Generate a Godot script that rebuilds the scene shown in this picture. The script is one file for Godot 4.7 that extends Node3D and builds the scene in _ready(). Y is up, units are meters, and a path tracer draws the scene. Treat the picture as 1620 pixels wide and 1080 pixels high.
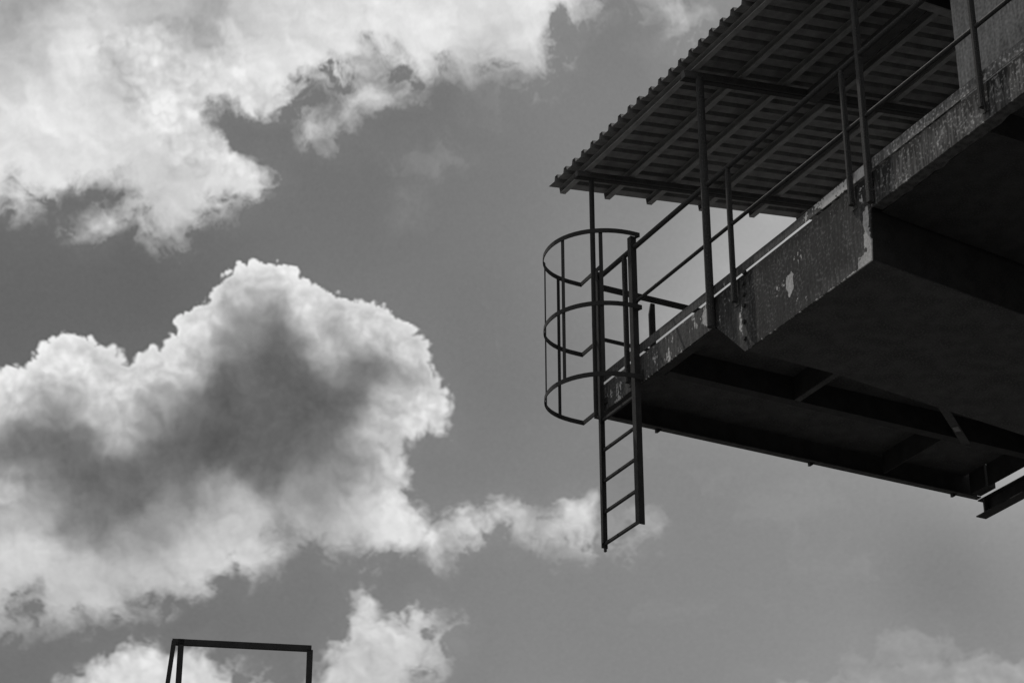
extends Node3D
# A steel gantry platform with a caged ladder and a corrugated canopy, seen from the ground against a cloudy sky.
# x runs across the platform away from its near fascia, z along it, y up; metres. Heights below are above the eye.

const EYE := 1.6


func _ready() -> void:
	# camera
	var cam := Camera3D.new()
	cam.name = "camera"
	cam.fov = 17.1683
	cam.near = 0.1
	cam.far = 6000.0
	cam.basis = aim_basis() * Basis(Vector3.BACK, deg_to_rad(-0.21))
	cam.position = Vector3(0, EYE, 0)
	add_child(cam)
	cam.current = true
	# sky
	var sky_mat := PanoramaSkyMaterial.new()
	sky_mat.panorama = ImageTexture.create_from_image(make_sky())
	var env := Environment.new()
	env.background_mode = Environment.BG_SKY
	env.sky = Sky.new()
	env.sky.sky_material = sky_mat
	env.sky_rotation = Basis(aim_basis().x, deg_to_rad(-SKY_TIP)).get_euler()
	env.tonemap_mode = Environment.TONE_MAPPER_LINEAR
	env.tonemap_exposure = 1.0
	env.sdfgi_enabled = true
	env.ssao_enabled = true
	env.ssil_enabled = true
	var around := WorldEnvironment.new()
	around.name = "surroundings"
	around.environment = env
	add_child(around)
	# sun: high, beyond the platform, so that the sides in view lie in shade
	var sun := DirectionalLight3D.new()
	sun.name = "sun"
	sun.light_energy = 1.0
	sun.light_color = Color(1.0, 0.985, 0.965)
	sun.light_angular_distance = 0.5
	sun.shadow_enabled = true
	var to_sun := Vector3(sin(deg_to_rad(-12.0)) * cos(deg_to_rad(64.0)), sin(deg_to_rad(64.0)), -cos(deg_to_rad(-12.0)) * cos(deg_to_rad(64.0)))
	sun.basis = Basis.looking_at(-to_sun)
	add_child(sun)
	build_materials()
	build_ground()
	build_platform()
	build_columns()
	build_tower()
	build_canopy()
	build_i_beam()
	build_guard_rails()
	build_ladder()
	build_far_frame()


# ---------------------------------------------------------------- helpers
var mats := {}


func begin() -> SurfaceTool:
	var st := SurfaceTool.new()
	st.begin(Mesh.PRIMITIVE_TRIANGLES)
	return st


func quad(st: SurfaceTool, a: Vector3, b: Vector3, c: Vector3, d: Vector3, uvs := PackedVector2Array()) -> void:
	# corners clockwise as seen from the front
	var p := [a, b, c, a, c, d]
	var k := [0, 1, 2, 0, 2, 3]
	var n := (c - a).cross(b - a).normalized()
	for i in 6:
		st.set_normal(n)
		if uvs.size():
			st.set_uv(uvs[k[i]])
		else:
			st.set_uv(Vector2.ZERO)
		st.add_vertex(p[i])


func eight(st: SurfaceTool, c: PackedVector3Array) -> void:
	# c: four corners of one end, then the matching four of the other; wound either way
	var mid := Vector3.ZERO
	for v in c:
		mid += v / 8.0
	for f in [[0, 1, 2, 3], [4, 5, 6, 7], [0, 1, 5, 4], [1, 2, 6, 5], [2, 3, 7, 6], [3, 0, 4, 7]]:
		var a: Vector3 = c[f[0]]; var b: Vector3 = c[f[1]]; var e: Vector3 = c[f[2]]; var g: Vector3 = c[f[3]]
		var n := (e - a).cross(b - a)
		if n.dot((a + b + e + g) * 0.25 - mid) >= 0.0:
			quad(st, a, b, e, g)
		else:
			quad(st, a, g, e, b)


func box(st: SurfaceTool, lo: Vector3, hi: Vector3) -> void:
	eight(st, PackedVector3Array([lo, Vector3(hi.x, lo.y, lo.z), Vector3(hi.x, hi.y, lo.z), Vector3(lo.x, hi.y, lo.z),
		Vector3(lo.x, lo.y, hi.z), Vector3(hi.x, lo.y, hi.z), hi, Vector3(lo.x, hi.y, hi.z)]))


func bar(st: SurfaceTool, a: Vector3, b: Vector3, wide: float, high: float, up := Vector3.UP, chamfer := 0.0) -> void:
	var along := (b - a).normalized()
	var side := along.cross(up).normalized() * wide * 0.5
	var top := side.cross(along).normalized() * high * 0.5
	if chamfer <= 0.0:
		eight(st, PackedVector3Array([a - side - top, a + side - top, a + side + top, a - side + top, b - side - top, b + side - top, b + side + top, b - side + top]))
		return
	var ring := []
	var s := 1.0 - chamfer / (wide * 0.5)
	var t := 1.0 - chamfer / (high * 0.5)
	for k in [[-s, -1.0], [s, -1.0], [1.0, -t], [1.0, t], [s, 1.0], [-s, 1.0], [-1.0, t], [-1.0, -t]]:
		ring.append(side * k[0] + top * k[1])
	loft(st, ring, a, b)


func loft(st: SurfaceTool, ring: Array, a: Vector3, b: Vector3) -> void:
	var n := ring.size()
	for i in n:
		var p: Vector3 = ring[i]; var q: Vector3 = ring[(i + 1) % n]
		face_out(st, a + p, a + q, b + q, b + p, (a + b) * 0.5)
	for i in range(1, n - 1):
		tri_out(st, a + ring[0], a + ring[i], a + ring[i + 1], (a + b) * 0.5)
		tri_out(st, b + ring[0], b + ring[i], b + ring[i + 1], (a + b) * 0.5)


func face_out(st: SurfaceTool, a: Vector3, b: Vector3, c: Vector3, d: Vector3, mid: Vector3) -> void:
	if (c - a).cross(b - a).dot((a + c) * 0.5 - mid) >= 0.0:
		quad(st, a, b, c, d)
	else:
		quad(st, a, d, c, b)


func tri_out(st: SurfaceTool, a: Vector3, b: Vector3, c: Vector3, mid: Vector3) -> void:
	var n := (c - a).cross(b - a).normalized()
	var list := [a, b, c]
	if n.dot((a + b + c) / 3.0 - mid) < 0.0:
		n = -n
		list = [a, c, b]
	for v in list:
		st.set_normal(n)
		st.set_uv(Vector2.ZERO)
		st.add_vertex(v)


func tube(st: SurfaceTool, a: Vector3, b: Vector3, r: float, sides := 12) -> void:
	var along := (b - a).normalized()
	var u := along.cross(Vector3.UP if absf(along.y) < 0.9 else Vector3.RIGHT).normalized()
	var v := along.cross(u)
	for i in sides:
		var t0 := TAU * i / sides; var t1 := TAU * (i + 1) / sides
		var n0 := u * cos(t0) + v * sin(t0); var n1 := u * cos(t1) + v * sin(t1)
		var p := [a + n0 * r, a + n1 * r, b + n1 * r, b + n0 * r]
		var n := [n0, n1, n1, n0]
		var order := [0, 1, 2, 0, 2, 3]
		if (p[2] - p[0]).cross(p[1] - p[0]).dot(n0) < 0.0:
			order = [0, 2, 1, 0, 3, 2]
		for k in order:
			st.set_normal(n[k]); st.set_uv(Vector2.ZERO); st.add_vertex(p[k])
		tri_out(st, a, a + n0 * r, a + n1 * r, (a + b) * 0.5)
		tri_out(st, b, b + n0 * r, b + n1 * r, (a + b) * 0.5)


func slab(st: SurfaceTool, outline: PackedVector2Array, x0: float, x1: float, uv_lo: Vector2, uv_hi: Vector2) -> void:
	# an outline in (z, y), given thickness along x; its texture is laid on in (z, y)
	var tris := Geometry2D.triangulate_polygon(outline)
	var mid := Vector3((x0 + x1) * 0.5, 0, 0)
	for x in [x0, x1]:
		for i in tris.size() / 3:
			var list := []
			for k in 3:
				var q := outline[tris[i * 3 + k]]
				list.append(Vector3(x, q.y, q.x))
			var n := Vector3(-1.0 if x == x0 else 1.0, 0, 0)
			if (list[2] - list[0]).cross(list[1] - list[0]).dot(n) < 0.0:
				list = [list[0], list[2], list[1]]
			for v in list:
				st.set_normal(n)
				st.set_uv(Vector2((v.z - uv_lo.x) / (uv_hi.x - uv_lo.x), (uv_hi.y - v.y) / (uv_hi.y - uv_lo.y)))
				st.add_vertex(v)
	var clockwise := Geometry2D.is_polygon_clockwise(outline)
	for i in outline.size():
		var a := outline[i]; var b := outline[(i + 1) % outline.size()]
		var e := (b - a).normalized()
		var out := Vector3(0, -e.x, e.y) if not clockwise else Vector3(0, e.x, -e.y)
		var c := [Vector3(x0, a.y, a.x), Vector3(x0, b.y, b.x), Vector3(x1, b.y, b.x), Vector3(x1, a.y, a.x)]
		var uvs := PackedVector2Array()
		for v in c:
			uvs.append(Vector2((v.z - uv_lo.x) / (uv_hi.x - uv_lo.x), (uv_hi.y - v.y) / (uv_hi.y - uv_lo.y)))
		if (c[2] - c[0]).cross(c[1] - c[0]).dot(out) >= 0.0:
			quad(st, c[0], c[1], c[2], c[3], uvs)
		else:
			quad(st, c[0], c[3], c[2], c[1], PackedVector2Array([uvs[0], uvs[3], uvs[2], uvs[1]]))


func plate(st: SurfaceTool, outline: PackedVector2Array, y0: float, y1: float) -> void:
	# an outline in (x, z), given thickness along y
	var tris := Geometry2D.triangulate_polygon(outline)
	for y in [y0, y1]:
		for i in tris.size() / 3:
			var v := []
			for k in 3:
				var q := outline[tris[i * 3 + k]]
				v.append(Vector3(q.x, y, q.y))
			tri_out(st, v[0], v[1], v[2], v[0] + Vector3(0, 1.0 if y == y0 else -1.0, 0))
	var mid := Vector2.ZERO
	for q in outline:
		mid += q / outline.size()
	for i in outline.size():
		var a := outline[i]; var b := outline[(i + 1) % outline.size()]
		face_out(st, Vector3(a.x, y0, a.y), Vector3(b.x, y0, b.y), Vector3(b.x, y1, b.y), Vector3(a.x, y1, a.y), Vector3(mid.x, (y0 + y1) * 0.5, mid.y))


func thing(called: String, label: String, category: String, at: Vector3, group := "") -> Node3D:
	var o := Node3D.new()
	o.name = called
	o.position = at + Vector3(0, EYE, 0)
	o.set_meta("label", label)
	o.set_meta("category", category)
	if group:
		o.set_meta("group", group)
	add_child(o, true)
	return o


func numbered(called: String, parent: Node) -> String:
	if not parent.has_node(called):
		return called
	var k := 1
	while parent.has_node("%s_%03d" % [called, k]):
		k += 1
	return "%s_%03d" % [called, k]


func part(parent: Node3D, called: String, st: SurfaceTool, material: Material, root: Node3D = null) -> MeshInstance3D:
	# shapes are given in scene coordinates above the eye; the part keeps them under its thing
	var m := MeshInstance3D.new()
	m.name = numbered(called, parent)
	m.mesh = st.commit()
	m.material_override = material
	if root == null:
		m.position = Vector3(0, EYE, 0) - parent.position
	parent.add_child(m, true)
	return m


func again(parent: Node3D, first: MeshInstance3D, called: String, shift: Vector3) -> MeshInstance3D:
	var m := MeshInstance3D.new()
	m.name = numbered(called, parent)
	m.mesh = first.mesh
	m.material_override = first.material_override
	m.position = first.position + shift
	parent.add_child(m, true)
	return m


# ---------------------------------------------------------------- materials
func grain_image(size: int, s: int, dark: float, light: float, frequency: float, spot: float) -> Image:
	# weathered painted steel: broad blotches, fine speckle and small rubbed spots
	var broad := FastNoiseLite.new(); noise_of(broad, s, 0.012 * frequency, 4, FastNoiseLite.FRACTAL_FBM)
	var fine := FastNoiseLite.new(); noise_of(fine, s + 1, 0.13 * frequency, 3, FastNoiseLite.FRACTAL_FBM, 0.65)
	var one := broad.get_seamless_image(size, size, false, false, 0.2, false)
	var two := fine.get_seamless_image(size, size, false, false, 0.2, false)
	var im := Image.create(size, size, false, Image.FORMAT_L8)
	for y in size:
		for x in size:
			var n := one.get_pixel(x, y).r * 2.0 - 1.0
			var f := two.get_pixel(x, y).r * 2.0 - 1.0
			var v := lerpf(dark, light, clampf(0.5 + n * 0.8 + f * 0.7, 0.0, 1.0))
			if f > 0.36 + n * 0.3:
				v += spot * clampf((f - 0.36 - n * 0.3) * 6.0, 0.0, 1.0)
			v = Color(v, v, v).linear_to_srgb().r
			im.set_pixel(x, y, Color(v, v, v))
	return im


func steel(called: String, s: int, dark: float, light: float, spot: float, metres: float, rough := 0.75, frequency := 1.0, relief := 0.0) -> void:
	var im := grain_image(320, s, dark, light, frequency, spot)
	var m := StandardMaterial3D.new()
	m.albedo_texture = ImageTexture.create_from_image(im)
	m.roughness = rough
	m.metallic = 0.0
	m.metallic_specular = 0.35
	m.uv1_triplanar = true
	m.uv1_scale = Vector3.ONE / metres
	if relief > 0.0:
		m.heightmap_enabled = true
		m.heightmap_scale = relief
		m.heightmap_texture = m.albedo_texture
	mats[called] = m


# Paint that has run, faded and come off in flakes. z0, z1, y0, y1: the panel's extent. flakes: [z, y, half width, half height, strength] of bare patches.
func paint_mat(s: int, wide: int, high: int, z0: float, z1: float, y0: float, y1: float, dark: float, light: float, look: Dictionary) -> StandardMaterial3D:
	var n1 := FastNoiseLite.new(); noise_of(n1, s, 4.5, 5, FastNoiseLite.FRACTAL_FBM, 0.58)
	var n2 := FastNoiseLite.new(); noise_of(n2, s + 1, 24.0, 3, FastNoiseLite.FRACTAL_FBM)
	var n3 := FastNoiseLite.new(); noise_of(n3, s + 2, 1.0, 4, FastNoiseLite.FRACTAL_FBM)
	var flakes: Array = look.get("flakes", [])
	var peel: float = look.get("peel", 0.6)          # how much noise it takes for paint to have come off
	var run: float = look.get("run", 0.3)            # strength of vertical runs
	var rim: float = look.get("rim", 0.0)            # bare line along the lower edge
	var fade: float = look.get("fade", 0.0)          # lighter wear over all
	var speck: float = look.get("speck", 0.0)
	var pale: Array = look.get("pale", [])            # [z, y, half width, half height, amount] of faded areas; negative amounts darken, to paint shadow
	var drip: float = look.get("drip", 0.0)          # reach of the dark runs that start at the top edge
	var im := Image.create(wide, high, false, Image.FORMAT_L8)
	for j in high:
		var y := y1 - (j + 0.5) / high * (y1 - y0)
		for i in wide:
			var z := z0 + (i + 0.5) / wide * (z1 - z0)
			var a := n1.get_noise_2d(z, y * 0.55)
			var f := n2.get_noise_2d(z, y)
			var tear := n1.get_noise_2d(z * 1.3 + 9.0, y * 1.1 + 4.0)
			var streak := n3.get_noise_2d(z * 26.0, y * 2.2)
			var bare := a * 0.75 + f * 0.30 + streak * run
			for k in flakes:
				var dz: float = (z - k[0] + tear * 0.05) / k[2]
				var dy: float = (y - k[1] + a * 0.05) / k[3]
				var d := dz * dz + dy * dy
				if d < 4.0:
					bare += k[4] * exp(-d * d)
			if rim > 0.0:
				bare += rim * exp(-pow((y - y0) / 0.022, 2.0))
			var off := smoothstep(peel, peel + 0.07, bare)
			var v := dark * (1.0 + f * 0.5 + streak * 0.5 * run) + fade * clampf(0.4 + streak * 1.1 + a * 0.7, 0.0, 1.6)
			for k in pale:
				var pz: float = (z - k[0]) / k[2]
				var py: float = (y - k[1]) / k[3]
				v += k[4] * exp(-pz * pz - py * py) * clampf(0.7 + streak * 0.9 + a * 0.5, 0.0, 1.6)
			if drip > 0.0:
				var reach := drip * clampf(0.45 + n3.get_noise_2d(z * 18.0, 3.0) * 1.3 + n3.get_noise_2d(z * 2.0, 8.0) * 0.8, 0.03, 1.4)
				v = lerpf(dark * 0.55, v, smoothstep(-0.015, 0.03, y1 - 0.045 - y - reach))
			if speck > 0.0 and f + a * 0.5 > 0.28:
				v += speck * clampf((f + a * 0.5 - 0.28) * 5.0, 0.0, 1.0)
			v = lerpf(v, light * (1.0 + f * 0.35 + a * 0.25), off)
			v = clampf(v, 0.008, 0.75)
			v = Color(v, v, v).linear_to_srgb().r
			im.set_pixel(i, j, Color(v, v, v))
	var m := StandardMaterial3D.new()
	m.albedo_texture = ImageTexture.create_from_image(im)
	m.roughness = 0.8
	m.metallic_specular = 0.3
	m.texture_repeat = false
	return m


func build_materials() -> void:
	steel("rail", 21, 0.028, 0.07, 0.22, 0.5)
	steel("black", 31, 0.035, 0.06, 0.03, 0.6)
	steel("under", 41, 0.035, 0.065, 0.03, 0.9)
	steel("soffit", 45, 0.06, 0.115, 0.06, 1.1)
	steel("rafter", 47, 0.08, 0.14, 0.06, 0.8)
	steel("purlin", 51, 0.30, 0.50, 0.14, 0.6)
	steel("sheet", 61, 0.22, 0.40, 0.06, 0.7)
	steel("rust", 71, 0.05, 0.16, 0.10, 0.35, 0.9)
	steel("tower", 81, 0.24, 0.34, 0.05, 1.6)
	steel("bare", 91, 0.18, 0.38, 0.10, 0.3)
	steel("gravel", 95, 0.045, 0.08, 0.05, 3.0, 0.95, 2.0)


func build_ground() -> void:
	var g := MeshInstance3D.new()
	var pm := PlaneMesh.new()
	pm.size = Vector2(5000, 5000)
	g.mesh = pm
	g.name = "ground"
	g.material_override = mats.gravel
	g.set_meta("kind", "structure")
	g.set_meta("label", "grey gravel yard under the platform")
	add_child(g)


# ---------------------------------------------------------------- the platform
const FAR_Z := -17.345      # the end with the ladder
const NEAR_Z := -3.0  # deck carried on out of view, extended to darken the canopy above
const WIDE_X := 14.5
const FLOOR := 9.15         # underside of the edge beams
const TOP := 9.45


func deck_top(z: float) -> float:
	return 9.430 + (z + 17.3) * 0.0085


func build_platform() -> void:
	var p := thing("platform", "dark steel gantry platform with flaking painted sides and deep box girder below", "platform", Vector3(12.2, FLOOR, -13.0))
	# near side: three plates
	var far_mat := paint_mat(101, 864, 128, FAR_Z, -15.18, FLOOR, 9.46, 0.10, 0.62, {"peel": 0.42, "run": 0.65, "rim": 0.25, "fade": 0.03, "flakes": [
		[-15.34, 9.33, 0.07, 0.09, 0.8], [-16.02, 9.24, 0.06, 0.07, 0.6], [-15.56, 9.31, 0.09, 0.05, 0.35], [-16.9, 9.25, 0.22, 0.10, 0.42]]})
	var st := begin()
	slab(st, PackedVector2Array([Vector2(FAR_Z, FLOOR), Vector2(-15.184, FLOOR + 0.015), Vector2(-15.184, deck_top(-15.184)), Vector2(FAR_Z, deck_top(FAR_Z))]), 10.0, 10.012, Vector2(FAR_Z, FLOOR), Vector2(-15.18, 9.46))
	part(p, "fascia_plate", st, far_mat)
	var mid_mat := paint_mat(111, 1100, 350, -15.18, -12.80, 8.70, 9.48, 0.055, 0.60, {"peel": 0.62, "run": 0.30, "rim": 0.75, "fade": 0.018, "speck": 0.07, "pale": [[-14.76, 9.02, 0.09, 0.4, 0.09], [-14.93, 8.98, 0.08, 0.3, 0.05], [-12.98, 9.05, 0.14, 0.5, 0.04], [-13.3, 8.75, 0.5, 0.07, 0.06]], "drip": 0.10, "flakes": [
		[-13.985, 9.03, 0.065, 0.11, 1.1], [-14.06, 9.08, 0.10, 0.045, 0.55], [-14.19, 9.03, 0.03, 0.08, 0.55], [-13.86, 9.23, 0.10, 0.08, 0.25], [-12.865, 8.98, 0.05, 0.26, 1.2], [-12.92, 8.75, 0.17, 0.07, 1.0],
		[-14.43, 8.76, 0.05, 0.06, 0.6], [-13.75, 8.77, 0.025, 0.06, 0.8], [-13.9, 8.82, 0.02, 0.07, 0.5], [-12.90, 9.33, 0.05, 0.07, 0.72], [-12.95, 9.40, 0.09, 0.03, 0.62], [-13.03, 9.17, 0.018, 0.11, 0.6], [-13.85, 9.24, 0.06, 0.09, 0.42], [-13.4, 9.40, 0.10, 0.02, 0.5], [-14.75, 9.08, 0.025, 0.24, 0.62], [-14.85, 9.05, 0.05, 0.2, 0.28], [-14.98, 9.30, 0.05, 0.10, 0.55], [-15.1, 9.2, 0.04, 0.05, 0.5], [-13.06, 9.14, 0.02, 0.09, 0.4]]})
	st = begin()
	slab(st, PackedVector2Array([Vector2(-15.18, 9.167), Vector2(-14.722, 8.712), Vector2(-12.842, 8.706), Vector2(-12.80, 9.17), Vector2(-12.80, deck_top(-12.8)), Vector2(-15.18, deck_top(-15.18))]), 9.997, 10.009, Vector2(-15.18, 8.70), Vector2(-12.80, 9.48))
	part(p, "fascia_plate", st, mid_mat)
	var near_mat := paint_mat(121, 2048, 100, -12.796, NEAR_Z, 9.17, 9.53, 0.065, 0.55, {"peel": 0.70, "run": 0.6, "rim": 0.30, "fade": 0.12, "speck": 0.22, "drip": 0.16, "flakes": [[-11.58, 9.27, 0.35, 0.10, 0.18], [-11.2, 9.24, 0.10, 0.08, 0.35]]})
	st = begin()
	slab(st, PackedVector2Array([Vector2(-12.796, 9.172), Vector2(NEAR_Z, 9.174), Vector2(NEAR_Z, deck_top(NEAR_Z) + 0.012), Vector2(-12.796, deck_top(-12.796) + 0.012)]), 10.0, 10.012, Vector2(-12.796, 9.17), Vector2(NEAR_Z, 9.53))
	part(p, "fascia_plate", st, near_mat)
	# splice bolts on the deep plate
	st = begin()
	tube(st, Vector3(9.975, 0, 0), Vector3(9.997, 0, 0), 0.022, 8)
	var first: MeshInstance3D = null
	for b in [[9.455, -14.648], [9.361, -14.68], [9.25, -14.681], [9.143, -14.683], [8.988, -14.697], [8.829, -14.701]]:
		if first == null:
			first = part(p, "bolt", st, mats.under)
			first.position += Vector3(0, b[0], b[1])
		else:
			again(p, first, "bolt", Vector3(0, b[0] - 9.455, b[1] + 14.648))
	# toe boards above, with a slot of daylight below them
	for t in [[FAR_Z, -14.03, 9.460, 9.563, 9.488, 9.576, 131, 0.10, 0.55, {"peel": 0.62, "run": 0.4, "fade": 0.03, "flakes": [[-15.0, 9.50, 0.04, 0.05, 0.5], [-14.3, 9.50, 0.10, 0.03, 0.4]]}],
			[-14.025, -12.835, 9.490, 9.575, 9.502, 9.604, 141, 0.12, 0.72, {"peel": 0.10, "run": 0.22, "fade": 0.03, "flakes": [[-12.93, 9.55, 0.14, 0.09, 0.9], [-13.35, 9.54, 0.30, 0.06, 0.42], [-14.0, 9.52, 0.16, 0.2, -0.5]]}],
			[-12.83, NEAR_Z, 9.505, 9.606, 9.545, 9.640, 151, 0.15, 0.60, {"peel": 0.50, "run": 0.1, "fade": 0.14, "speck": 0.35}]]:
		st = begin()
		slab(st, PackedVector2Array([Vector2(t[0], t[2]), Vector2(t[1], t[4]), Vector2(t[1], t[5]), Vector2(t[0], t[3])]), 10.0, 10.005, Vector2(t[0], 9.45), Vector2(t[1], 9.63))
		part(p, "toe_board", st, paint_mat(t[6], 1024 if t[1] < -5.0 else 2000, 80, t[0], t[1], 9.45, 9.63, t[7], t[8], t[9]))
	# flanges of the near edge beam
	st = begin()
	plate(st, PackedVector2Array([Vector2(10.014, FAR_Z), Vector2(10.10, FAR_Z), Vector2(10.10, -15.19), Vector2(10.014, -15.19)]), FLOOR + 0.002, FLOOR + 0.014)
	part(p, "flange", st, mats.under)
	st = begin()
	var ragged := PackedVector2Array([Vector2(10.014, -12.79)])
	var rng := RandomNumberGenerator.new()
	rng.seed = 8
	ragged.append(Vector2(10.014, NEAR_Z))
	var z := NEAR_Z
	while z > -12.7:
		ragged.append(Vector2(10.13 + rng.randf_range(-0.02, 0.008), z))
		z -= rng.randf_range(0.03, 0.12)
	ragged.append(Vector2(10.11, -12.79))
	plate(st, ragged, 9.176, 9.188)
	part(p, "flange", st, mats.rust)
	# deck
	st = begin()
	box(st, Vector3(10.02, 9.398, FAR_Z + 0.02), Vector3(WIDE_X - 0.012, 9.425, NEAR_Z))
	part(p, "deck_plate", st, mats.soffit)
	# end beam, with a narrow flange turned inwards, and clips below it
	st = begin()
	box(st, Vector3(10.014, FLOOR + 0.012, FAR_Z), Vector3(14.62, 9.43, FAR_Z + 0.012))
	part(p, "end_beam", st, mats.under)
	st = begin()
	box(st, Vector3(10.014, FLOOR, FAR_Z), Vector3(14.62, FLOOR + 0.01, FAR_Z + 0.075))
	part(p, "flange", st, mats.rust)
	for x in [10.66, 12.47, 14.27]:
		st = begin()
		eight(st, PackedVector3Array([Vector3(x, FLOOR - 0.002, FAR_Z), Vector3(x + 0.06, FLOOR - 0.002, FAR_Z), Vector3(x + 0.03, FLOOR - 0.03, FAR_Z), Vector3(x, FLOOR - 0.035, FAR_Z),
			Vector3(x, FLOOR - 0.002, FAR_Z + 0.04), Vector3(x + 0.06, FLOOR - 0.002, FAR_Z + 0.04), Vector3(x + 0.03, FLOOR - 0.03, FAR_Z + 0.04), Vector3(x, FLOOR - 0.035, FAR_Z + 0.04)]))
		part(p, "clip", st, mats.under)
	# end plates of the near edge beam and toe board
	st = begin()
	box(st, Vector3(9.985, FLOOR - 0.01, FAR_Z - 0.02), Vector3(10.07, 9.43, FAR_Z - 0.002))
	part(p, "end_plate", st, mats.rust)
	st = begin()
	box(st, Vector3(9.985, 9.452, FAR_Z - 0.014), Vector3(10.03, 9.56, FAR_Z - 0.002))
	part(p, "end_plate", st, mats.rust)
	# far edge beam
	st = begin()
	box(st, Vector3(WIDE_X - 0.012, FLOOR, FAR_Z + 0.36), Vector3(WIDE_X, 9.43, NEAR_Z))
	part(p, "edge_beam", st, mats.under)
	st = begin()
	box(st, Vector3(WIDE_X - 0.02, FLOOR + 0.012, FAR_Z + 0.08), Vector3(14.61, 9.41, FAR_Z + 0.33))
	part(p, "corner_bracket", st, mats.under)
	# floor beam across, with a flange turned to the end
	st = begin()
	box(st, Vector3(10.11, FLOOR + 0.012, -16.155), Vector3(WIDE_X - 0.02, 9.397, -16.143))
	part(p, "floor_beam", st, mats.under)
	st = begin()
	box(st, Vector3(10.11, FLOOR, -16.25), Vector3(WIDE_X - 0.02, FLOOR + 0.01, -16.143))
	part(p, "flange", st, mats.under)
	# short beams along
	st = begin()
	box(st, Vector3(11.50, FLOOR + 0.014, -16.141), Vector3(11.51, 9.396, -15.1))
	part(p, "joist", st, mats.under)
	st = begin()
	box(st, Vector3(11.50, FLOOR + 0.001, -16.141), Vector3(11.565, FLOOR + 0.013, -15.0))
	part(p, "flange", st, mats.soffit)
	st = begin()
	box(st, Vector3(13.35, FLOOR + 0.02, FAR_Z + 0.09), Vector3(13.36, 9.396, -16.26))
	part(p, "joist", st, mats.under)
	# flat diagonal brace
	st = begin()
	bar(st, Vector3(12.55, FLOOR - 0.006, -15.36), Vector3(13.60, FLOOR - 0.006, -16.21), 0.085, 0.01)
	var br := part(p, "brace", st, mats.soffit)
	st = begin()
	bar(st, Vector3(13.235, FLOOR - 0.0135, -15.915), Vector3(13.325, FLOOR - 0.0135, -15.985), 0.06, 0.004)
	part(br, "patch", st, mats.bare, p)
	# gussets where the joist meets the floor beam
	for x in [11.512, 13.362]:
		for gz in [-16.141, -16.251]:
			st = begin()
			var toward := 0.12 if gz > -16.2 else -0.12
			if x > 13.0 and toward > 0.0:
				continue
			if x < 13.0 and toward < 0.0:
				continue
			plate(st, PackedVector2Array([Vector2(x, gz), Vector2(x + 0.12, gz), Vector2(x, gz + toward)]), 9.30, 9.308)
			part(p, "gusset", st, mats.under)
	# deep box girder
	var far_edge := [Vector2(10.012, -14.72), Vector2(10.96, -14.755), Vector2(12.35, -14.93), Vector2(13.33, -15.05), Vector2(15.6, -15.33)]
	var near_edge := [Vector2(15.6, -13.55), Vector2(10.70, -12.955), Vector2(10.012, -12.87)]
	var bottom := PackedVector2Array(far_edge + near_edge)
	st = begin()
	plate(st, bottom, 8.722, 8.736)
	var g := part(p, "girder", st, mats.soffit)
	st = begin()
	for i in far_edge.size() - 1:
		var a: Vector2 = far_edge[i]; var b: Vector2 = far_edge[i + 1]
		quad(st, Vector3(a.x, 8.737, a.y + 0.02), Vector3(b.x, 8.737, b.y + 0.02), Vector3(b.x, 9.396, b.y - 0.56), Vector3(a.x, 9.396, a.y - 0.56))
		quad(st, Vector3(a.x, 9.396, a.y - 0.55), Vector3(b.x, 9.396, b.y - 0.55), Vector3(b.x, 8.737, b.y + 0.03), Vector3(a.x, 8.737, a.y + 0.03))
	part(g, "haunch_plate", st, mats.under, p)
	st = begin()
	for i in near_edge.size() - 1:
		var a: Vector2 = near_edge[i]; var b: Vector2 = near_edge[i + 1]
		eight(st, PackedVector3Array([Vector3(a.x, 8.737, a.y - 0.02), Vector3(b.x, 8.737, b.y - 0.02), Vector3(b.x, 9.396, b.y - 0.02), Vector3(a.x, 9.396, a.y - 0.02),
			Vector3(a.x, 8.737, a.y - 0.03), Vector3(b.x, 8.737, b.y - 0.03), Vector3(b.x, 9.396, b.y - 0.03), Vector3(a.x, 9.396, a.y - 0.03)]))
	part(g, "side_plate", st, mats.under, p)
	# soffit of the near bay and the beam behind it
	st = begin()
	plate(st, PackedVector2Array([Vector2(10.15, -12.86), Vector2(WIDE_X - 0.02, -13.35), Vector2(WIDE_X - 0.02, -11.44), Vector2(10.15, -11.44)]), 9.20, 9.21)
	part(p, "soffit_plate", st, mats.under)
	st = begin()
	box(st, Vector3(10.15, 9.17, -11.435), Vector3(WIDE_X - 0.02, 9.396, -11.42))
	part(p, "floor_beam", st, mats.under)
	# hook on the near plate
	st = begin()
	tube(st, Vector3(9.99, 9.33, -11.31), Vector3(9.96, 9.335, -11.27), 0.008, 6)
	tube(st, Vector3(9.96, 9.335, -11.27), Vector3(9.965, 9.22, -11.26), 0.008, 6)
	part(p, "hook", st, mats.black)


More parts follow.
